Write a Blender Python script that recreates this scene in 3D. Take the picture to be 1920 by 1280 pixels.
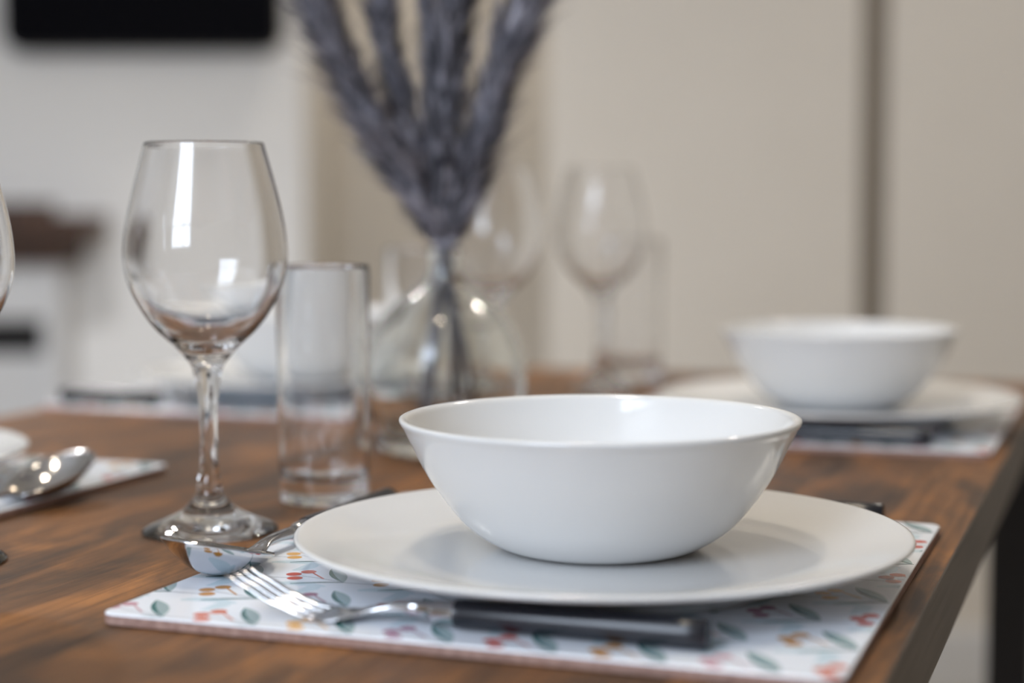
import bpy, bmesh, math, random
from mathutils import Vector, Matrix

for o in list(bpy.data.objects):
    bpy.data.objects.remove(o, do_unlink=True)
sc = bpy.context.scene
COL = sc.collection
PHI = 0.3485                 # the table stands turned against the room
TZ = 0.75                    # table top height
PI = math.pi

# ------------------------------------------------------------------ camera
cam_d = bpy.data.cameras.new('camera')
cam_d.sensor_width = 36.0
cam_d.lens = 3238.0 / 1920 * 36.0
cam_d.clip_start = 0.02
cam_d.dof.use_dof = True
cam_d.dof.focus_distance = 0.775
cam_d.dof.aperture_fstop = 3.2
cam = bpy.data.objects.new('camera', cam_d)
COL.objects.link(cam)
cam.matrix_world = (Matrix.Translation((0, 0, TZ + 0.1673)) @
                    Matrix.Rotation(PI / 2 - 0.0788, 4, 'X') @ Matrix.Rotation(-0.0022, 4, 'Z'))
sc.camera = cam

# ------------------------------------------------------------------ world, exposure
w = bpy.data.worlds.new('world')
sc.world = w
w.use_nodes = True
w.node_tree.nodes['Background'].inputs[0].default_value = (0.62, 0.74, 1.0, 1)
w.node_tree.nodes['Background'].inputs[1].default_value = 1.0
sc.view_settings.view_transform = 'Standard'
sc.view_settings.look = 'None'
sc.view_settings.gamma = 1
sc.view_settings.use_curve_mapping = False
sc.view_settings.exposure = 0.45
sc.cycles.use_denoising = True
sc.cycles.max_bounces = 16
sc.cycles.transmission_bounces = 14
sc.cycles.glossy_bounces = 8
sc.cycles.diffuse_bounces = 5
sc.cycles.transparent_max_bounces = 12
sc.cycles.sample_clamp_indirect = 6.0
sc.cycles.blur_glossy = 0.4

def area(name, loc, rot, sx, sy, power, col):
    l = bpy.data.lights.new(name, 'AREA')
    l.shape = 'RECTANGLE'; l.size = sx; l.size_y = sy; l.energy = power; l.color = col
    o = bpy.data.objects.new(name, l); COL.objects.link(o)
    o.location = loc; o.rotation_euler = rot
    return o
# daylight coming in at the window behind the camera
area('rear_window_daylight', (-0.94, -0.775, 1.71), (PI / 2, 0, 0), 0.94, 1.28, 35, (0.76, 0.86, 1.0))

# ------------------------------------------------------------------ materials
def mat(name, col, rough=0.5, metal=0.0, **kw):
    m = bpy.data.materials.new(name); m.use_nodes = True
    b = m.node_tree.nodes['Principled BSDF']
    b.inputs['Base Color'].default_value = (*col, 1)
    b.inputs['Roughness'].default_value = rough
    b.inputs['Metallic'].default_value = metal
    for k, v in kw.items():
        b.inputs[k].default_value = v
    return m
def nodes(m): return m.node_tree.nodes, m.node_tree.links, m.node_tree.nodes['Principled BSDF']
def ramp(nd, stops):
    r = nd.new('ShaderNodeValToRGB'); e = r.color_ramp.elements
    while len(e) < len(stops): e.new(0.5)
    for i, (p, c) in enumerate(stops):
        e[i].position = p; e[i].color = (*c, 1)
    return r
def speckle(m, c1, c2, scale, bump=0.0, detail=4):
    nd, lk, b = nodes(m)
    tc = nd.new('ShaderNodeTexCoord'); n = nd.new('ShaderNodeTexNoise')
    n.inputs['Scale'].default_value = scale; n.inputs['Detail'].default_value = detail
    r = ramp(nd, [(0.3, c1), (0.7, c2)])
    lk.new(tc.outputs['Object'], n.inputs['Vector']); lk.new(n.outputs['Fac'], r.inputs[0])
    lk.new(r.outputs[0], b.inputs['Base Color'])
    if bump:
        bp = nd.new('ShaderNodeBump'); bp.inputs['Strength'].default_value = bump
        bp.inputs['Distance'].default_value = 0.002
        lk.new(n.outputs['Fac'], bp.inputs['Height']); lk.new(bp.outputs[0], b.inputs['Normal'])
    return m

def wood_mat(name, tones, rough=0.36, axis_scale=(9, 0.9, 9), grain=(95, 3.2, 95), streak=0.5):
    """rustic board: blotches stretched along local Y, fine grain, dark streaks"""
    m = mat(name, (0.2, 0.1, 0.05), rough); nd, lk, b = nodes(m)
    tc = nd.new('ShaderNodeTexCoord')
    mp = nd.new('ShaderNodeMapping'); mp.inputs['Scale'].default_value = axis_scale
    mg = nd.new('ShaderNodeMapping'); mg.inputs['Scale'].default_value = grain
    lk.new(tc.outputs['Object'], mp.inputs[0]); lk.new(tc.outputs['Object'], mg.inputs[0])
    n1 = nd.new('ShaderNodeTexNoise'); n1.inputs['Scale'].default_value = 1.6
    n1.inputs['Detail'].default_value = 7; n1.inputs['Distortion'].default_value = 0.8
    n1.inputs['Roughness'].default_value = 0.62
    n2 = nd.new('ShaderNodeTexNoise'); n2.inputs['Scale'].default_value = 2.2
    n2.inputs['Detail'].default_value = 6; n2.inputs['Distortion'].default_value = 0.3
    lk.new(mp.outputs[0], n1.inputs['Vector']); lk.new(mg.outputs[0], n2.inputs['Vector'])
    r = ramp(nd, tones); lk.new(n1.outputs['Fac'], r.inputs[0])
    rg = ramp(nd, [(0.38, (0.42, 0.40, 0.40)), (0.58, (1, 1, 1))]); lk.new(n2.outputs['Fac'], rg.inputs[0])
    mx = nd.new('ShaderNodeMix'); mx.data_type = 'RGBA'; mx.blend_type = 'MULTIPLY'
    mx.inputs['Factor'].default_value = streak
    lk.new(r.outputs[0], mx.inputs['A']); lk.new(rg.outputs[0], mx.inputs['B'])
    lk.new(mx.outputs['Result'], b.inputs['Base Color'])
    bp = nd.new('ShaderNodeBump'); bp.inputs['Strength'].default_value = 0.12
    bp.inputs['Distance'].default_value = 0.0006
    lk.new(n2.outputs['Fac'], bp.inputs['Height']); lk.new(bp.outputs[0], b.inputs['Normal'])
    rr = nd.new('ShaderNodeMapRange'); rr.inputs['To Min'].default_value = rough - 0.06
    rr.inputs['To Max'].default_value = rough + 0.12
    lk.new(n1.outputs['Fac'], rr.inputs[0]); lk.new(rr.outputs[0], b.inputs['Roughness'])
    return m

M = {}
M['wood'] = wood_mat('rustic_brown_wood', [(0.30, (0.028, 0.017, 0.011)), (0.42, (0.092, 0.046, 0.021)),
                                           (0.53, (0.185, 0.083, 0.031)), (0.70, (0.36, 0.152, 0.045))], 0.44, (13, 4.4, 13), (130, 2.6, 130), 0.65)
nodes(M['wood'])[2].inputs['Specular IOR Level'].default_value = 0.28
M['edge'] = wood_mat('table_edge_wood', [(0.3, (0.10, 0.082, 0.07)), (0.7, (0.17, 0.14, 0.12))], 0.5)
M['mantel'] = wood_mat('mantel_wood', [(0.3, (0.045, 0.020, 0.012)), (0.7, (0.10, 0.045, 0.022))], 0.5)
M['black_metal'] = mat('black_powder_coated_steel', (0.012, 0.012, 0.018), 0.45)
M['china'] = mat('glazed_white_china', (0.71, 0.71, 0.705), 0.12)
nodes(M['china'])[2].inputs['Specular IOR Level'].default_value = 0.55
M['glass'] = mat('clear_glass', (1, 1, 1), 0.0)
nodes(M['glass'])[2].inputs['Transmission Weight'].default_value = 1.0
nodes(M['glass'])[2].inputs['IOR'].default_value = 1.5
M['vase_glass'] = mat('faintly_green_glass', (0.965, 0.985, 0.97), 0.0)
nodes(M['vase_glass'])[2].inputs['Transmission Weight'].default_value = 1.0
nodes(M['vase_glass'])[2].inputs['IOR'].default_value = 1.48
M['steel'] = speckle(mat('polished_steel', (0.54, 0.54, 0.55), 0.13, 1.0), (0.52, 0.52, 0.53), (0.57, 0.57, 0.58), 60)
M['handle'] = mat('satin_black_plastic', (0.010, 0.011, 0.016), 0.24)
M['cork'] = speckle(mat('red_brown_hardboard_backing', (0.25, 0.13, 0.10), 0.75), (0.26, 0.15, 0.12), (0.42, 0.27, 0.22), 300, 0.3)
M['mat_white'] = mat('white_laminate', (0.84, 0.88, 0.95), 0.22)
PAL = {'teal': (0.03, 0.16, 0.155), 'grey_leaf': (0.36, 0.47, 0.49), 'pale_blue': (0.62, 0.75, 0.83),
       'stem': (0.17, 0.20, 0.25), 'orange': (0.66, 0.16, 0.07), 'red': (0.58, 0.10, 0.07), 'ochre': (0.55, 0.25, 0.04),
       'yellow': (0.78, 0.42, 0.10), 'pink': (0.62, 0.36, 0.42), 'mauve': (0.40, 0.18, 0.27)}
for k, c in PAL.items(): M[k] = mat('printed_' + k, c, 0.22)
M['wall_beige'] = speckle(mat('warm_beige_paint', (0.5, 0.46, 0.41), 0.85), (0.635, 0.595, 0.54), (0.65, 0.61, 0.555), 6)
M['wall_alcove'] = speckle(mat('taupe_alcove_paint', (0.5, 0.46, 0.41), 0.85), (0.60, 0.56, 0.50), (0.615, 0.575, 0.515), 6)
M['wall_white'] = speckle(mat('white_wall_paint', (0.7, 0.7, 0.7), 0.8), (0.87, 0.875, 0.88), (0.88, 0.885, 0.89), 5)
M['white_paint'] = mat('white_satin_paint', (0.62, 0.63, 0.65), 0.45)
M['strip_dark'] = mat('grey_brown_strip', (0.20, 0.17, 0.135), 0.6)
M['ceiling'] = speckle(mat('ceiling_white', (0.75, 0.74, 0.72), 0.9), (0.73, 0.72, 0.70), (0.77, 0.76, 0.74), 4)
M['carpet'] = speckle(mat('beige_carpet', (0.36, 0.31, 0.25), 0.95), (0.34, 0.30, 0.245), (0.44, 0.39, 0.32), 180, 0.5)
M['screen'] = mat('black_screen', (0.004, 0.004, 0.006), 0.6)
nodes(M['screen'])[2].inputs['Specular IOR Level'].default_value = 0.03
M['dark'] = mat('black_iron', (0.012, 0.011, 0.012), 0.7)
M['plume'] = speckle(mat('grey_lavender_plume', (0.2, 0.19, 0.25), 0.9), (0.125, 0.12, 0.145), (0.52, 0.50, 0.56), 34)
M['plume_dark'] = speckle(mat('dark_grey_lavender_plume', (0.2, 0.19, 0.25), 0.9), (0.03, 0.03, 0.038), (0.20, 0.195, 0.225), 38)
M['stalk'] = mat('dried_stalk', (0.24, 0.23, 0.26), 0.7)
M['blind'] = mat('white_window_frame', (0.8, 0.8, 0.8), 0.4)
M['fill_lens'] = mat('warm_fill_lens', (1, 1, 1), 0.4)  # glowing lens of the added ceiling fill spots
nodes(M['fill_lens'])[2].inputs['Emission Color'].default_value = (1.0, 0.80, 0.55, 1)
nodes(M['fill_lens'])[2].inputs['Emission Strength'].default_value = 90
M['diffuser'] = mat('warm_light_diffuser', (0.9, 0.88, 0.85), 0.4)
nodes(M['diffuser'])[2].inputs['Emission Color'].default_value = (1.0, 0.86, 0.67, 1)
nodes(M['diffuser'])[2].inputs['Emission Strength'].default_value = 84
M['pane'] = mat('window_pane_glass', (1, 1, 1), 0.0)
nodes(M['pane'])[2].inputs['Transmission Weight'].default_value = 1.0

# ------------------------------------------------------------------ helpers (local units: centimetres)
def link(name, bm, materials, parent=None, smooth=True, bevel=0, subsurf=0, angle=None):
    me = bpy.data.meshes.new(name)
    bmesh.ops.recalc_face_normals(bm, faces=bm.faces[:])
    bmesh.ops.scale(bm, vec=(0.01, 0.01, 0.01), verts=bm.verts[:])
    bm.to_mesh(me); bm.free()
    for m in (materials if isinstance(materials, (list, tuple)) else [materials]): me.materials.append(m)
    for p in me.polygons: p.use_smooth = smooth
    o = bpy.data.objects.new(name, me); COL.objects.link(o)
    if parent: o.parent = parent
    if bevel:
        b = o.modifiers.new('bevel', 'BEVEL'); b.width = bevel * 0.01; b.segments = 3; b.limit_method = 'ANGLE'
        b.angle_limit = math.radians(40)
        if smooth:
            o.modifiers.new('wn', 'WEIGHTED_NORMAL')
    if subsurf:
        s = o.modifiers.new('sub', 'SUBSURF'); s.levels = subsurf; s.render_levels = subsurf
    if angle:
        me.set_sharp_from_angle(angle=math.radians(angle))
    return o
def tag(o, label, cat, group=None):
    o['label'] = label; o['category'] = cat
    if group: o['group'] = group
    return o
def empty(name, label, cat, group=None):
    o = bpy.data.objects.new(name, None); COL.objects.link(o); o.empty_display_size = 0.02
    return tag(o, label, cat, group)
def structure(o):
    o['kind'] = 'structure'; return o
def at(o, u, v, z=0.0, rot=0.0):
    """put on the table: u, v, z in cm in the table's own frame"""
    c, s = math.cos(PHI), math.sin(PHI)
    o.location = ((u * c + v * s) * 0.01, (-u * s + v * c) * 0.01, TZ + z * 0.01)
    o.rotation_euler = (0, 0, -PHI + math.radians(rot))
    return o
def copy_thing(src, label, group=None):
    r = src.copy(); COL.objects.link(r); r['label'] = label
    if group: r['group'] = group
    for ch in list(src.children):
        c = ch.copy(); COL.objects.link(c); c.parent = r
        for g in list(ch.children):
            d = g.copy(); COL.objects.link(d); d.parent = c
    return r
def spline(pts, n=6):
    """Catmull-Rom through profile points"""
    out = []
    P = [Vector(p) for p in pts]
    for i in range(len(P) - 1):
        p0 = P[max(i - 1, 0)]; p1 = P[i]; p2 = P[i + 1]; p3 = P[min(i + 2, len(P) - 1)]
        for k in range(n):
            t = k / n
            out.append(0.5 * ((2 * p1) + (-p0 + p2) * t + (2 * p0 - 5 * p1 + 4 * p2 - p3) * t * t + (-p0 + 3 * p1 - 3 * p2 + p3) * t ** 3))
    out.append(P[-1])
    return out
def lathe(bm, prof, seg=96, center=(0, 0, 0)):
    rings = []
    cx, cy, cz = center
    for r, z in prof:
        if r < 1e-5:
            rings.append([bm.verts.new((cx, cy, cz + z))])
        else:
            rings.append([bm.verts.new((cx + r * math.cos(2 * PI * i / seg), cy + r * math.sin(2 * PI * i / seg), cz + z)) for i in range(seg)])
    for a, b in zip(rings, rings[1:]):
        for i in range(seg):
            j = (i + 1) % seg
            if len(a) == 1 and len(b) == 1: continue
            if len(a) == 1: bm.faces.new((a[0], b[i], b[j]))
            elif len(b) == 1: bm.faces.new((a[i], b[0], a[j]))
            else: bm.faces.new((a[i], b[i], b[j], a[j]))
def box(bm, x0, x1, y0, y1, z0, z1):
    v = [bm.verts.new((x, y, z)) for z in (z0, z1) for x, y in ((x0, y0), (x1, y0), (x1, y1), (x0, y1))]
    for f in ((0, 1, 2, 3), (4, 5, 6, 7), (0, 1, 5, 4), (1, 2, 6, 5), (2, 3, 7, 6), (3, 0, 4, 7)):
        bm.faces.new([v[i] for i in f])
def loft(bm, sections, n=12, cap=True):
    """superelliptic sections across X: (x, y, z, half width in y, half height in z, exponent)"""
    rings = []
    for x, y, z, a, b, e in sections:
        ring = []
        for i in range(n):
            t = 2 * PI * i / n
            c, s = math.cos(t), math.sin(t)
            ring.append(bm.verts.new((x, y + a * math.copysign(abs(c) ** e, c), z + b * math.copysign(abs(s) ** e, s))))
        rings.append(ring)
    for a, b in zip(rings, rings[1:]):
        for i in range(n):
            j = (i + 1) % n
            bm.faces.new((a[i], b[i], b[j], a[j]))
    if cap:
        bm.faces.new(rings[0]); bm.faces.new(rings[-1][::-1])
def tube(bm, pts, rads, n=8):
    rings = []
    for i, p in enumerate(pts):
        d = (pts[min(i + 1, len(pts) - 1)] - pts[max(i - 1, 0)]).normalized()
        a = d.cross(Vector((0.3, 1, 0.1))).normalized(); b = d.cross(a)
        rings.append([bm.verts.new(p + (a * math.cos(2 * PI * k / n) + b * math.sin(2 * PI * k / n)) * rads[i]) for k in range(n)])
    for a, b in zip(rings, rings[1:]):
        for k in range(n):
            j = (k + 1) % n
            bm.faces.new((a[k], b[k], b[j], a[j]))
    bm.faces.new(rings[0]); bm.faces.new(rings[-1][::-1])

# ------------------------------------------------------------------ room (metres through x100)
def wall(name, x0, x1, y0, y1, z0, z1, m, bevel=0):
    bm = bmesh.new(); box(bm, x0 * 100, x1 * 100, y0 * 100, y1 * 100, z0 * 100, z1 * 100)
    return structure(link(name, bm, m, smooth=False, bevel=bevel))
H = 2.45
wall('floor', -3.1, 2.7, -0.95, 5.2, -0.05, 0, M['carpet'])
wall('ceiling', -3.1, 2.7, -0.95, 5.2, H, H + 0.05, M['ceiling'])
wall('wall_chimney', -3.0, -0.532, 4.45, 5.05, 0, H, M['wall_white'], 0.3)     # chimney breast
wall('wall_alcove', -0.532, 0.4, 4.95, 5.05, 0, H, M['wall_alcove'])
wall('wall_far', 0.070, 0.644, 3.20, 3.32, 0, H, M['wall_beige'], 0.4)
wall('wall_strip_1', 0.644, 0.694, 3.215, 3.32, 0, H, M['strip_dark'])  # dark strip set slightly back between the two wall pieces
wall('wall_corner', 0.694, 2.6, 3.20, 3.32, 0, H, M['wall_beige'], 0.2)
wall('wall_passage', 0.4, 0.5, 3.32, 5.05, 0, H, M['wall_beige'])
wall('baseboard_far', 0.694, 2.6, 3.185, 3.20, 0, 0.12, M['white_paint'], 0.3)
wall('wall_right', 2.6, 2.7, -0.8, 3.32, 0, H, M['wall_beige'])
wall('wall_left', -3.1, -3.0, -0.8, 5.05, 0, H, M['wall_white'])
# rear wall with a tall window opening
WX0, WX1, WZ0, WZ1 = -1.43, -0.45, 1.05, 2.38
bm = bmesh.new()
for x0, x1, z0, z1 in ((-3.1, WX0, 0, H), (WX1, 2.7, 0, H), (WX0, WX1, 0, WZ0), (WX0, WX1, WZ1, H)):
    box(bm, x0 * 100, x1 * 100, -90, -80, z0 * 100, z1 * 100)
structure(link('wall_rear', bm, M['wall_beige'], smooth=False))
bm = bmesh.new()
for x0, x1, z0, z1 in ((WX0, WX0 + .04, WZ0, WZ1), (WX1 - .04, WX1, WZ0, WZ1), (WX0, WX1, WZ0, WZ0 + .04), (WX0, WX1, WZ1 - .04, WZ1),
                       (-0.80, -0.77, WZ0, WZ1), (WX0, WX1, 1.40, 1.43)):
    box(bm, x0 * 100, x1 * 100, -76.5, -73, z0 * 100, z1 * 100)
structure(link('window_1', bm, M['blind'], smooth=False))

# unseen ceiling spots added to brighten the alcove, beige wall and chimney breast
def fill_downlight(x, y, label, power, col=(1.0, 0.80, 0.58)):
    e = empty('ceiling_fill_light', label, 'ceiling light', 'added ceiling fill lights')
    e.location = (x, y, H)
    b = bmesh.new(); lathe(b, [(4.2, -0.0), (5.6, 0.0), (5.6, -0.35), (5.2, -0.6), (4.4, -0.4), (4.2, 0)], 40)
    link('ring', b, M['white_paint'], e)
    b = bmesh.new(); lathe(b, [(0, -0.25), (4.3, -0.25), (4.3, -0.05), (0, -0.05)], 40)
    link('lens', b, M['fill_lens'], e)
    l = bpy.data.lights.new('fill_spot', 'SPOT'); l.energy = power; l.color = col
    l.spot_size = math.radians(120); l.spot_blend = 0.8; l.shadow_soft_size = 0.035
    lo = bpy.data.objects.new('fill_spot', l); COL.objects.link(lo); lo.location = (x, y, H - 0.03)
for x, y, lb, pw, cl in ((-0.1, 4.2, 'small round warm ceiling fill light added inside the alcove', 14, (1.0, 0.92, 0.82)),
                         (0.95, 2.1, 'small round warm ceiling fill light added close to the plain beige wall', 23, (1.0, 0.95, 0.89)),
                         (-1.15, 2.7, 'small round ceiling fill light added in front of the fireplace', 84, (0.97, 0.98, 1.0))):
    fill_downlight(x, y, lb, pw, cl)
def round_light(x, y, label):
    e = empty('ceiling_light', label, 'ceiling light', 'round ceiling lights over the table')
    e.location = (x, y, H)
    b = bmesh.new(); lathe(b, [(7.6, 0), (8.8, 0), (8.8, -2.2), (8.4, -2.6), (7.6, -2.5), (7.6, 0)], 64)
    link('rim', b, M['white_paint'], e)
    b = bmesh.new(); lathe(b, [(0, -2.3), (7.5, -2.2), (7.5, -1.2), (0, -1.2)], 64)
    link('diffuser', b, M['diffuser'], e)
round_light(-0.20, 0.72, 'round warm ceiling light over the focused wine glass')
round_light(-0.02, 1.45, 'round warm ceiling light over the far glasses')

# ------------------------------------------------------------------ television, fireplace
tv = empty('television', 'black flat television with rounded corners on the white wall', 'television')
D = 4.40; k = D / 3238
tv.location = (0, 0, 0)
x0, x1 = (13 - 960) * k, (537 - 960) * k
zb = TZ + 0.1673 + (384 - 100) * k
def rounded_slab(bm, x0, x1, z0, z1, y0, y1, r, n=8):
    pts = []
    for cx, cz, a0 in ((x1 - r, z1 - r, 0), (x0 + r, z1 - r, 90), (x0 + r, z0 + r, 180), (x1 - r, z0 + r, 270)):
        for i in range(n + 1):
            a = math.radians(a0 + 90 * i / n); pts.append((cx + r * math.cos(a), cz + r * math.sin(a)))
    A = [bm.verts.new((x, y0, z)) for x, z in pts]; B = [bm.verts.new((x, y1, z)) for x, z in pts]
    bm.faces.new(A); bm.faces.new(B[::-1])
    for i in range(len(A)):
        j = (i + 1) % len(A); bm.faces.new((A[i], A[j], B[j], B[i]))
bm = bmesh.new(); rounded_slab(bm, x0 * 100, x1 * 100, zb * 100, (zb + 0.42) * 100, D * 100, D * 100 + 3, 5.6)
link('case', bm, M['dark'], tv, smooth=False, bevel=0.3)
bm = bmesh.new(); rounded_slab(bm, x0 * 100 + 1, x1 * 100 - 1, zb * 100 + 1, (zb + 0.42) * 100 - 1, D * 100 - 0.15, D * 100, 4.8)
link('screen', bm, M['screen'], tv, smooth=False)
bm = bmesh.new(); box(bm, (x0 + x1) * 50 - 10, (x0 + x1) * 50 + 10, D * 100 + 3, 445, zb * 100 + 10, zb * 100 + 30)
link('wall_bracket', bm, M['dark'], tv, smooth=False)

fp = empty('fireplace', 'white fireplace surround with a stepped dark wooden mantel at the left', 'fireplace')
D = 4.22; k = D / 3238; E = TZ + 0.1673
def px(x): return (x - 960) * k * 100
def pz(y): return (E + (384 - y) * k) * 100
L = -195
bm = bmesh.new(); box(bm, L, px(166), D * 100, 445, pz(440), pz(400)); link('mantel_shelf', bm, M['mantel'], fp, smooth=False, bevel=0.4)
bm = bmesh.new(); box(bm, L + 6, px(72), D * 100 + 4, 440, pz(400), pz(376)); link('mantel_top_board', bm, M['mantel'], fp, smooth=False, bevel=0.3)
bm = bmesh.new(); box(bm, L + 3, px(120), D * 100 + 5, 445, pz(496), pz(440)); link('mantel_bed_moulding', bm, M['mantel'], fp, smooth=False, bevel=1.2)
bm = bmesh.new()
X1, Y0 = px(98), D * 100 + 8
box(bm, px(62), X1, Y0, 445, 0, pz(496)); box(bm, L + 5, px(62), Y0, 445, pz(600), pz(496)); box(bm, L + 5, px(62), Y0 + 3, 445, 0, pz(672))
link('surround', bm, M['white_paint'], fp, smooth=False, bevel=0.3)
bm = bmesh.new(); box(bm, L + 5, px(62), Y0 + 6, 440, pz(672), pz(600)); link('firebox', bm, M['dark'], fp, smooth=False)

# ------------------------------------------------------------------ dining table
tb = empty('dining_table', 'brown rustic wooden dining table on black metal legs', 'table')
at(tb, 0, 0, 0)
bm = bmesh.new(); box(bm, -85.1, -8.0, 38, 168, -3.7, 0)
top = link('tabletop', bm, [M['wood'], M['edge']], tb, smooth=False, bevel=0.15)
for p in top.data.polygons:
    if abs(p.normal.z) < 0.5: p.material_index = 1
bm = bmesh.new()
for a in ((-81, -12, 44, 46), (-81, -12, 160, 162), (-81, -79, 46, 160), (-14, -12, 46, 160)):
    box(bm, *a, -7.2, -3.7)
link('apron_frame', bm, M['black_metal'], tb, smooth=False)
for u0 in (-84.5, -12.4):
    for v0 in (40, 162):
        bm = bmesh.new(); box(bm, u0, u0 + 4, v0, v0 + 4, -75, -3.7)
        link('leg', bm, M['black_metal'], tb, smooth=False, bevel=0.2)

# ------------------------------------------------------------------ placemats
MW, MD, MT = 29.7, 30.8, 0.50
MATNAMES = ['mat_white', 'teal', 'grey_leaf', 'pale_blue', 'stem', 'orange', 'red', 'ochre', 'yellow', 'pink', 'mauve']
def placemat(label):
    e = empty('placemat', label, 'placemat', 'patterned placemats on the table')
    def outline(inset, r=0.7, n=6):
        pts = []
        for cx, cy, a0 in ((MW - r, MD - r, 0), (r, MD - r, 90), (r, r, 180), (MW - r, r, 270)):
            for i in range(n + 1):
                a = math.radians(a0 + 90 * i / n)
                pts.append((cx + (r - inset) * math.cos(a), cy + (r - inset) * math.sin(a)))
        return pts
    b = bmesh.new()
    rings = []
    for inset, z in ((0.12, 0.0), (0.0, 0.06), (0.0, 0.43)):
        rings.append([b.verts.new((x, y, z)) for x, y in outline(inset)])
    for A, B in zip(rings, rings[1:]):
        for i in range(len(A)):
            j = (i + 1) % len(A); b.faces.new((A[i], A[j], B[j], B[i]))
    b.faces.new(rings[0]); b.faces.new(rings[-1])
    link('backing_board', b, M['cork'], e, smooth=False)
    # laminated face with its printed pattern
    b = bmesh.new()
    R = [[b.verts.new((x, y, z)) for x, y in outline(i_)] for i_, z in ((0.0, 0.431), (0.02, MT - 0.02), (0.06, MT))]
    for A, B in zip(R, R[1:]):
        for i in range(len(A)):
            j = (i + 1) % len(A); b.faces.new((A[i], A[j], B[j], B[i]))
    b.faces.new(R[-1]); b.faces.new(R[0])
    def poly(pts, z, mi):
        lo, hx, hy = 0.08, MW - 0.08, MD - 0.08
        q = [(min(max(x, lo), hx), min(max(y, lo), hy)) for x, y in pts]
        ar = 0.5 * abs(sum(q[i][0] * q[(i + 1) % len(q)][1] - q[(i + 1) % len(q)][0] * q[i][1] for i in range(len(q))))
        if ar < 0.004: return
        if not (0.7 < sum(p[0] for p in q) / len(q) < MW - 0.3): 
            if min(p[1] for p in q) < 0.5 or max(p[1] for p in q) > MD - 0.5: return
        vs = [b.verts.new((x, y, MT + z)) for x, y in q]
        try:
            f = b.faces.new(vs); f.material_index = mi
        except ValueError: pass
    def disc(cx, cy, r, z, mi, sq=1.0):
        poly([(cx + r * math.cos(2 * PI * i / 20), cy + sq * r * math.sin(2 * PI * i / 20)) for i in range(20)], z, mi)
    def line(pts, wd, z, mi, taper=False):
        n = len(pts)
        Lp, Rp = [], []
        for i in range(n):
            a = Vector(pts[max(i - 1, 0)]); c = Vector(pts[min(i + 1, n - 1)])
            d = (c - a).normalized(); nrm = Vector((-d.y, d.x))
            w_ = wd * (0.25 + math.sin(PI * (i + 0.3) / (n + 0.2))) if taper else wd
            p = Vector(pts[i]); Lp.append(p + nrm * w_ / 2); Rp.append(p - nrm * w_ / 2)
        poly([tuple(p) for p in Lp] + [tuple(p) for p in reversed(Rp)], z, mi)
    def curve(p0, p1, p2, n=9):
        return [((1 - t) ** 2 * p0[0] + 2 * t * (1 - t) * p1[0] + t * t * p2[0],
                 (1 - t) ** 2 * p0[1] + 2 * t * (1 - t) * p1[1] + t * t * p2[1]) for t in [i / (n - 1) for i in range(n)]]
    rng = random.Random(7)
    row = -1
    y = -3.1
    cols = ['mauve', 'orange', 'ochre', 'pink', 'red', 'yellow']
    idx = {n: i for i, n in enumerate(MATNAMES)}
    PERIOD = 4.12
    while y < MD + 3:
        off = PERIOD / 2 if row % 2 else 0.0
        x = -4.3 - off; kk = 0
        while x < MW + 6:
            c = idx[(('ochre', 'yellow'), ('pink', 'mauve'), ('orange', 'red'))[(kk - 2 * (row % 2)) % 3][(row // 2 + kk // 3) % 2]]
            bx_, by_ = x + 2.95, y
            # pale ghost leaves behind
            g = curve((bx_ - 0.4, by_ - 1.6), (bx_ - 1.9, by_ - 1.1), (bx_ - 2.9, by_ - 1.8))
            line(g, 0.55, 0.0015, idx['pale_blue'], True)
            g = curve((bx_ + 0.9, by_ + 0.9), (bx_ + 1.5, by_ + 1.8), (bx_ + 1.0, by_ + 2.7))
            line(g, 0.6, 0.0015, idx['pale_blue'], True)
            by_ = y - 0.6
            def B(p): return (bx_ + p[0], by_ + p[1])
            line(curve(B((1.7, 0.1)), B((0.6, -0.05)), B((0, 0))), 0.055, 0.003, idx['stem'])
            line(curve(B((0, 0)), B((-0.9, 0.35)), B((-2.3, 0.6))), 0.055, 0.003, idx['stem'])
            line(curve(B((-1.15, 0.38)), B((-1.5, 0.7)), B((-2.1, 1.3))), 0.10, 0.0035, c)
            # long thin leaf
            line(curve(B((0.1, 0)), B((-0.9, -0.15)), B((-2.1, -0.95))), 0.16, 0.004, idx['teal'], True)
            # broad two-tone leaf
            tip = B((-1.75, 2.45))
            mid = curve(B((0, 0)), B((-1.05, 1.05)), tip, 12)
            lft = curve(B((0, 0)), B((-1.40, 0.80)), tip, 12)
            rgt = curve(B((0, 0)), B((-0.30, 1.80)), tip, 12)
            poly(lft + mid[::-1][1:-1], 0.005, idx['teal'])
            poly(mid + rgt[::-1][1:-1], 0.005, idx['grey_leaf'])
            # berries
            disc(bx_ - 2.4, by_ + 1.45, 0.35, 0.006, c)
            disc(bx_ - 2.8, by_ + 0.80, 0.35, 0.007, c)
            disc(bx_ - 2.4, by_ + 0.10, 0.35, 0.006, c)
            x += PERIOD; kk += 1
        y += 4.0; row += 1
    bm2 = b
    me_o = link('printed_face', bm2, [M[n] for n in MATNAMES], e, smooth=False)
    # every printed shape faces up
    return e
mat1 = placemat('white placemat with berry and leaf print beneath the nearest large plate')
at(mat1, -38.86, 58.33)
mat2 = copy_thing(mat1, 'berry print placemat under the blurred far bowl at the right table edge'); at(mat2, -38.5, 116.2)
mat3 = copy_thing(mat1, 'berry print placemat pointing in from the left frame edge under the big spoon'); at(mat3, -86.4, 62.9, 0, 1.0)
mat4 = copy_thing(mat1, 'blurred placemat at the far left table edge beneath the black knife handle'); at(mat4, -84.9, 119.4, 0, -2.0)

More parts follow.
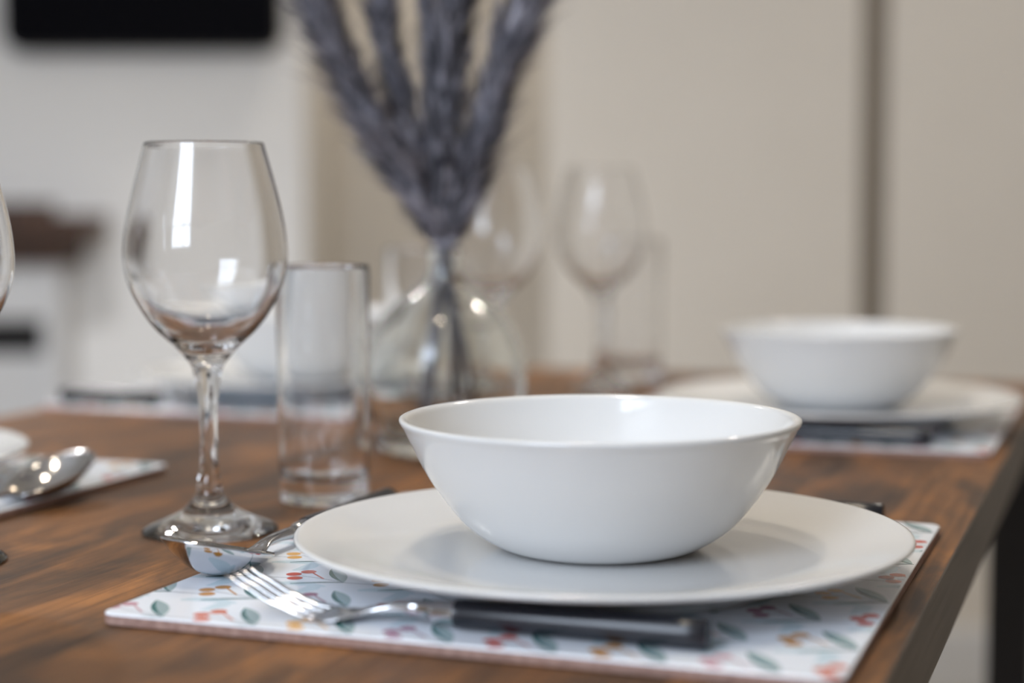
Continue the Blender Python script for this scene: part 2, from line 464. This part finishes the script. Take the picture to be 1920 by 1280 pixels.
# ------------------------------------------------------------------ china
def plate(label):
    dz = -0.07
    under = [(0, 1.12), (7.3, 1.10), (7.75, 0.9), (7.95, 0.0), (8.35, 0.0), (8.7, 0.45)]
    rise = spline([(8.7, 0.45), (9.7, 0.90), (11.2, 1.36), (13.1, 1.76)], 5)
    rim = [(13.1, 1.76), (13.38, 1.85), (13.50, 1.95), (13.46, 2.06), (13.32, 2.09)]
    inn = spline([(13.32, 2.09), (12.6, 1.93), (11.0, 1.55), (9.6, 1.28), (8.6, 1.21), (7.0, 1.20), (0, 1.20)], 6)
    pr = [(p[0], p[1] + dz if p[1] > 0 else 0.0) for p in under + [tuple(q) for q in rise[1:]] + rim[1:] + [tuple(q) for q in inn[1:]]]
    b = bmesh.new(); lathe(b, pr, 160)
    o = link('dinner_plate', b, M['china'])
    return tag(o, label, 'plate', 'white dinner plates')
ZP = MT + 0.01
pl1 = at(plate('large glossy white dinner plate holding the sharply focused bowl'), -22.0, 72.1, ZP)
pl2 = at(copy_thing(pl1, 'blurred white dinner plate under the second bowl, far right'), -21.1, 129.9, ZP)
pl3 = at(copy_thing(pl1, 'blurred white plate at far left behind the black knife handle'), -69.0, 134.5, ZP)
pl4 = at(copy_thing(pl1, 'white plate cut off by the left frame edge, beside the big spoon'), -73.9, 79.7, ZP)

def bowl(label):
    out = spline([(3.75, 0.0), (4.65, 0.30), (5.85, 1.10), (6.88, 2.30), (7.70, 3.55), (8.30, 4.75), (8.62, 5.42)], 6)
    rim = [(8.74, 5.58), (8.80, 5.70), (8.79, 5.80), (8.68, 5.85), (8.52, 5.80)]
    inn = spline([(8.42, 5.68), (8.05, 4.85), (7.42, 3.65), (6.58, 2.42), (5.5, 1.30), (4.2, 0.60), (2.5, 0.36), (0, 0.32)], 6)
    pr = [(0, 0.12), (3.1, 0.12), (3.3, 0.0)] + [tuple(q) for q in out] + rim + [tuple(q) for q in inn]
    b = bmesh.new(); lathe(b, pr, 160)
    return tag(link('cereal_bowl', b, M['china']), label, 'bowl', 'white flared bowls')
ZB = ZP + 1.135
bw1 = at(bowl('white flared bowl in sharp focus at the centre of the nearest plate'), -22.15, 72.2, ZB)
bw2 = at(copy_thing(bw1, 'blurred white bowl on the far plate at the right'), -21.1, 129.9, ZB)
bw3 = at(copy_thing(bw1, 'blurred white bowl at far left, seen behind the wine glass stem and tumbler'), -68.0, 134.9, ZB)

# ------------------------------------------------------------------ glasses
def wine_glass(label):
    e = empty('wine_glass', label, 'wine glass', 'clear wine glasses')
    outer = spline([(0.60, 7.7), (0.86, 8.6), (1.62, 9.55), (2.52, 10.4), (3.24, 11.35), (3.88, 12.65), (4.14, 13.9),
                    (4.08, 15.3), (3.86, 16.6), (3.46, 18.2), (3.02, 19.82)], 6)
    rim = [(3.0, 19.90), (2.955, 19.92), (2.91, 19.88)]
    inner = spline([(2.89, 19.80), (3.33, 18.2), (3.73, 16.6), (3.95, 15.3), (4.01, 13.9), (3.75, 12.7), (3.10, 11.5),
                    (2.36, 10.62), (1.45, 9.92), (0.6, 9.6), (0, 9.52)], 6)
    stem = spline([(3.35, 0.0), (3.46, 0.07), (3.46, 0.16), (3.2, 0.34), (2.4, 0.66), (1.45, 1.15), (0.95, 1.65), (0.66, 2.1), (0.63, 2.55),
                   (0.52, 3.1), (0.46, 4.0), (0.45, 5.2), (0.48, 6.6), (0.60, 7.7)], 5)
    b = bmesh.new()
    lathe(b, [(0, 0.12), (2.9, 0.08), (3.1, 0.0)] + [tuple(q) for q in stem] + [tuple(q) for q in outer[1:]] + rim + [tuple(q) for q in inner], 128)
    o = link('bowl_stem_and_foot', b, M['glass'], e)
    return e
def one_glass(label):
    e = wine_glass(label)
    return e
g1 = wine_glass('empty wine glass in focus left of the nearest plate'); at(g1, -44.7, 77.4, 0.0)
g2 = copy_thing(g1, 'blurred wine glass just right of the grass stems, behind the vase'); at(g2, -50.9, 135.6)
g3 = copy_thing(g1, 'blurred wine glass farthest away, beside the far tumbler'); at(g3, -45.5, 148.6)
g4 = copy_thing(g1, 'wine glass sliced by the left frame edge, only its bowl side showing'); at(g4, -53.1, 66.0)

def tumbler(label):
    pr = [(0, 0.10), (2.0, 0.08), (2.25, 0.0), (2.45, 0.02), (2.55, 0.15)]
    out = [(2.56, 0.5), (2.58, 3), (2.62, 8), (2.66, 13.2), (2.655, 13.32), (2.61, 13.38), (2.56, 13.36), (2.53, 13.25)]
    inn = [(2.49, 8), (2.44, 3.0), (2.42, 2.0), (2.34, 1.55), (2.05, 1.32), (1.3, 1.24), (0, 1.22)]
    b = bmesh.new(); lathe(b, pr + out + inn, 96)
    return tag(link('tumbler', b, M['glass']), label, 'tumbler', 'straight highball tumblers')
t1 = at(tumbler('tall straight tumbler behind and right of the focused wine glass'), -43.3, 87.9)
t2 = at(copy_thing(t1, 'blurred tumbler hidden behind the grass vase'), -53.6, 112.6 + 13.4)
t3 = at(copy_thing(t1, 'blurred tumbler beside the farthest wine glass'), -45.3, 159.0)

# ------------------------------------------------------------------ vase with dried grasses
VU, VV = -44.3, 108.6
b = bmesh.new()
vo = spline([(4.0, 0.0), (4.5, 0.3), (5.1, 1.8), (5.55, 3.8), (5.6, 5.6), (5.25, 7.4), (4.35, 9.1), (2.9, 10.5), (1.55, 11.5), (1.15, 12.3),
             (1.12, 13.1), (1.3, 13.8)], 6)
vi = spline([(1.08, 13.8), (0.84, 13.1), (0.87, 12.3), (1.22, 11.2), (2.62, 10.05), (4.0, 8.75), (4.86, 7.2), (5.18, 5.6), (5.12, 4.0), (4.6, 2.3),
             (3.8, 1.2), (0, 1.0)], 6)
lathe(b, [(0, 0.25), (3.2, 0.2), (3.6, 0)] + [tuple(q) for q in vo] + [(1.27, 13.88), (1.17, 13.88)] + [tuple(q) for q in vi], 96)
vase = tag(link('bottle_vase', b, M['vase_glass']), 'round bellied clear glass vase with a narrow neck holding the grasses', 'vase')
at(vase, VU, VV)

def grass(pts_px, rad, depth, hairs, dark, label, seed):
    """pts_px: centre line in the view plane at the vase: (sideways cm, height cm), depth: lean away at the tip"""
    rng = random.Random(seed)
    e = empty('dried_pampas_stem', label, 'dried grass', 'dried grass plumes in the glass vase')
    at(e, VU, VV); e.rotation_euler = (0, 0, 0)
    P = spline([(x, depth * max(0, (z - 13)) / 22.0, z) for x, z in pts_px], 7)
    # bare stalk in the neck and the belly of the vase
    bt = bmesh.new()
    foot = Vector((rng.uniform(-2.6, 2.6), rng.uniform(-2.6, 2.6), 1.35))
    ang = seed * 2.39
    nk = Vector((0.38 * math.cos(ang), 0.38 * math.sin(ang), 12.6))
    nk2 = Vector((0.34 * math.cos(ang), 0.34 * math.sin(ang), 14.2))
    tube(bt, [foot, (foot + nk) / 2 + Vector((0, 0, 0.5)), nk, nk2, P[6], P[12]], [0.24] * 6)
    link('stalk', bt, M['stalk'], e)
    # feathery plume
    bp = bmesh.new()
    n = len(P)
    def radius(t): return 1.13 * rad * (0.55 + 0.45 * min(1, t * 4)) * (1 - max(0, t - 0.85) / 0.15 * 0.7)
    start = 3
    core = [P[i] for i in range(start, n)]
    tube(bp, core, [0.42 * radius(i / len(core)) * rng.uniform(0.8, 1.2) for i in range(len(core))], 10)
    for h in range(hairs):
        t = rng.random() ** 0.9
        f = start + t * (n - 1 - start); i = min(int(f), n - 2); a = f - i
        p = P[i].lerp(P[i + 1], a); d = (P[i + 1] - P[i]).normalized()
        s1 = d.cross(Vector((0, 1, 0.2))).normalized(); s2 = d.cross(s1)
        th = rng.uniform(0, 2 * PI); o_ = s1 * math.cos(th) + s2 * math.sin(th)
        r = radius(t) * rng.uniform(0.6, 1.3)
        clump = 0.85 + 0.3 * math.sin(3 * th + 23 * t + seed)
        r *= clump * (1.55 if rng.random() < 0.10 else 1.0)
        q1 = p + o_ * r * 0.25
        q2 = q1 + o_ * r * 0.55 + d * r * rng.uniform(0.5, 1.1)
        q3 = q2 + o_ * r * rng.uniform(0.15, 0.4) + d * r * rng.uniform(0.0, 0.6) + Vector((0, 0, -0.15 * r))
        sd = d.cross(o_) * rng.uniform(0.05, 0.10)
        a0, a1 = bp.verts.new(q1 - sd), bp.verts.new(q1 + sd)
        b0, b1 = bp.verts.new(q2 - sd * 0.9), bp.verts.new(q2 + sd * 0.9)
        c0 = bp.verts.new(q3)
        fa = bp.faces.new((a0, a1, b1, b0)); fb = bp.faces.new((b0, b1, c0))
        if rng.random() < dark:
            fa.material_index = 1; fb.material_index = 1
    for f_ in bp.faces:
        pass
    me = bpy.data.meshes.new('plume')
    bmesh.ops.scale(bp, vec=(0.01,) * 3, verts=bp.verts[:]); bp.to_mesh(me); bp.free()
    me.materials.append(M['plume']); me.materials.append(M['plume_dark'])
    o = bpy.data.objects.new('plume', me); COL.objects.link(o); o.parent = e
    return e
G = 0.0361    # cm per pixel at the vase
def gp(lst): return [(0.0, 13.2)] + [((x - 826) * G, 16.73 + (384 - y) * G) for x, y in lst]
grass(gp([(800, 415), (762, 345), (702, 245), (640, 130), (590, 0), (560, -90)]), 1.55, -1.5, 5200, 0.38, 'grey dried grass plume leaning farthest left out of the vase', 1)
grass(gp([(808, 410), (785, 335), (755, 225), (722, 100), (708, 0), (700, -80)]), 1.15, 2.0, 4200, 0.4, 'slim grey grass plume second from the left, nearly upright', 2)
grass(gp([(822, 415), (822, 330), (830, 200), (840, 80), (850, -20), (855, -90)]), 1.45, 0.2, 5200, 0.72, 'darkest upright grass plume at the middle of the vase', 3)
grass(gp([(815, 410), (800, 320), (800, 190), (795, 60), (790, -40)]), 0.75, 3.0, 2600, 0.25, 'thin pale grass plume just behind the dark upright one', 4)
grass(gp([(850, 415), (880, 325), (912, 205), (945, 105), (985, 0), (1025, -90)]), 1.55, 0.8, 5200, 0.33, 'grey grass plume leaning right out of the vase', 5)
grass(gp([(835, 420), (850, 360), (868, 300)]), 1.2, 1.5, 2200, 0.6, 'short dark grass plume low at the mouth of the vase', 6)

# ------------------------------------------------------------------ cutlery (length along +X from the head's tip)
def fork(label):
    e = empty('fork', label, 'fork', 'black handled forks')
    def zc(s):
        pts = [(0, 1.62), (1.0, 1.18), (2.2, 0.62), (3.4, 0.24), (4.4, 0.13), (5.2, 0.24), (6.0, 0.48), (7.0, 0.68), (8.0, 0.70), (9.6, 0.66)]
        for (a, za), (c, zc_) in zip(pts, pts[1:]):
            if s <= c:
                t = (s - a) / (c - a); t = t * t * (3 - 2 * t) * 0.4 + t * 0.6
                return za + (zc_ - za) * t
        return pts[-1][1]
    b = bmesh.new()
    for i in range(4):
        y = (i - 1.5) * 0.60
        sec = []
        for j in range(15):
            s = 0.05 + 4.1 * j / 14
            wd = 0.075 + 0.10 * min(1, s / 1.6)
            sec.append((s, y * (0.95 + 0.05 * s / 4), zc(s), wd, 0.075, 0.7))
        sec[0] = (0.0, y * 0.95, zc(0), 0.04, 0.04, 0.8)
        loft(b, sec, 10)
    sec = []
    for s, wd, th in ((3.9, 1.06, .07), (4.1, 1.10, .08), (4.5, 1.13, .085), (4.9, 1.08, .09), (5.3, 0.92, .09), (5.7, 0.70, .10), (6.1, 0.48, .12), (6.5, 0.36, .17),
                      (7.0, 0.31, .23), (7.7, 0.32, .29), (8.6, 0.36, .34)):
        sec.append((s, 0, zc(s), wd, th, 0.75))
    loft(b, sec, 20)
    link('tines_and_neck', b, M['steel'], e)
    handle_parts(e, 8.5, 9.6, 19.5)
    return e
def handle_parts(e, s0, s1, s2, zc=0.61, r=0.60):
    b = bmesh.new()
    loft(b, [(s0, 0, zc + .05, 0.30, 0.28, 1), (s0 + .08, 0, zc, 0.42, 0.42, 1), (s0 + .2, 0, zc, 0.46, 0.46, 1), (s1, 0, zc, 0.50, 0.50, 1)], 24)
    link('ferrule', b, M['steel'], e, angle=40)
    b = bmesh.new()
    loft(b, [(s1, 0, zc, .56, .56, 1), (s1 + .1, 0, zc, r - .05, r - .05, 1), (s1 + .3, 0, zc, r - .02, r - .02, 1), (s1 + 4, 0, zc, r - .03, r - .03, 1),
             (s2 - 1, 0, zc, r, r, 1), (s2 - .12, 0, zc, r, r, 1), (s2, 0, zc, r - .08, r - .08, 1)], 32)
    link('handle', b, M['handle'], e, angle=40)
def spoon(label):
    e = empty('dessert_spoon', label, 'spoon', 'black handled dessert spoons')
    b = bmesh.new()
    Lh, Wh, dep = 3.25, 2.15, 1.15      # half length, half width, depth
    nu, nr = 40, 12
    def surf(off):
        rows = []
        c = b.verts.new((Lh, 0, off)); rows.append([c])
        for j in range(1, nr + 1):
            rr = j / nr; ring = []
            for i in range(nu):
                a = 2 * PI * i / nu
                cx = math.cos(a); egg = 1.0 - 0.13 * cx * -1 * 1.0
                x = Lh + Lh * rr * cx
                yy = Wh * rr * math.sin(a) * (1.0 - 0.10 * cx)
                z = dep * (rr ** 2.3) + rr * (0.25 * (Lh - x) + 0.07 * yy)
                ring.append(b.verts.new((x, yy, z + off)))
            rows.append(ring)
        for i in range(nu):
            b.faces.new((rows[0][0], rows[1][i], rows[1][(i + 1) % nu]))
        for A, B in zip(rows[1:], rows[2:]):
            for i in range(nu):
                j = (i + 1) % nu; b.faces.new((A[i], B[i], B[j], A[j]))
        return rows[-1]
    r0 = surf(0.0); r1 = surf(0.13)
    for i in range(nu):
        j = (i + 1) % nu; b.faces.new((r0[i], r0[j], r1[j], r1[i]))
    sec = []
    for s, wd, th, z in ((5.8, .62, .06, .38), (6.3, .56, .09, .42), (6.7, .42, .13, .52), (7.3, .32, .17, .68), (8.2, .29, .22, .72), (9.3, .31, .28, .68), (10.3, .34, .32, .64)):
        sec.append((s, 0, z, wd, th, 0.85))
    loft(b, sec, 18)
    link('spoon_head_and_neck', b, M['steel'], e)
    handle_parts(e, 10.1, 11.2, 20.5)
    return e
def knife(label):
    e = empty('table_knife', label, 'knife', 'black handled knives')
    b = bmesh.new()
    sec = []
    for s, y, wd, th in ((0, .45, .12, .03), (.4, .30, .42, .05), (1.2, .12, .72, .06), (3, 0, .95, .07), (8, 0, 1.0, .08), (10.6, 0, .92, .09), (11.4, .05, .55, .16), (12.0, 0, .34, .24), (12.6, 0, .32, .28)):
        sec.append((s, y, 0.30 if s < 11 else 0.42 + 0.1 * (s - 11), wd, th, 0.8))
    loft(b, sec, 16)
    link('blade', b, M['steel'], e)
    handle_parts(e, 12.4, 13.3, 22.8)
    return e
ZC = MT + 0.01
fk1 = fork('fork with round black handle in front of the nearest plate'); at(fk1, -33.9, 60.6, ZC, 0)
fk2 = copy_thing(fk1, 'blurred fork with black handle in front of the far right plate'); at(fk2, -32.3, 115.2 + 2.4, ZC, 0)
sp1 = spoon('dessert spoon lying left of the nearest plate, bowl overhanging the mat edge'); at(sp1, -37.95, 63.2, ZC, 88.5)
sp2 = copy_thing(sp1, 'shiny blurred spoon bowl on the placemat at the left frame edge'); at(sp2, -57.6, 85.1, ZC, -90)
kn1 = knife('knife whose black handle end shows behind the right of the nearest plate'); at(kn1, -34.6, 87.3, ZC, 0)
kn2 = copy_thing(kn1, 'blurred knife with black handle pointing left on the far left placemat'); at(kn2, -61.2, 121.6, ZC, 180)
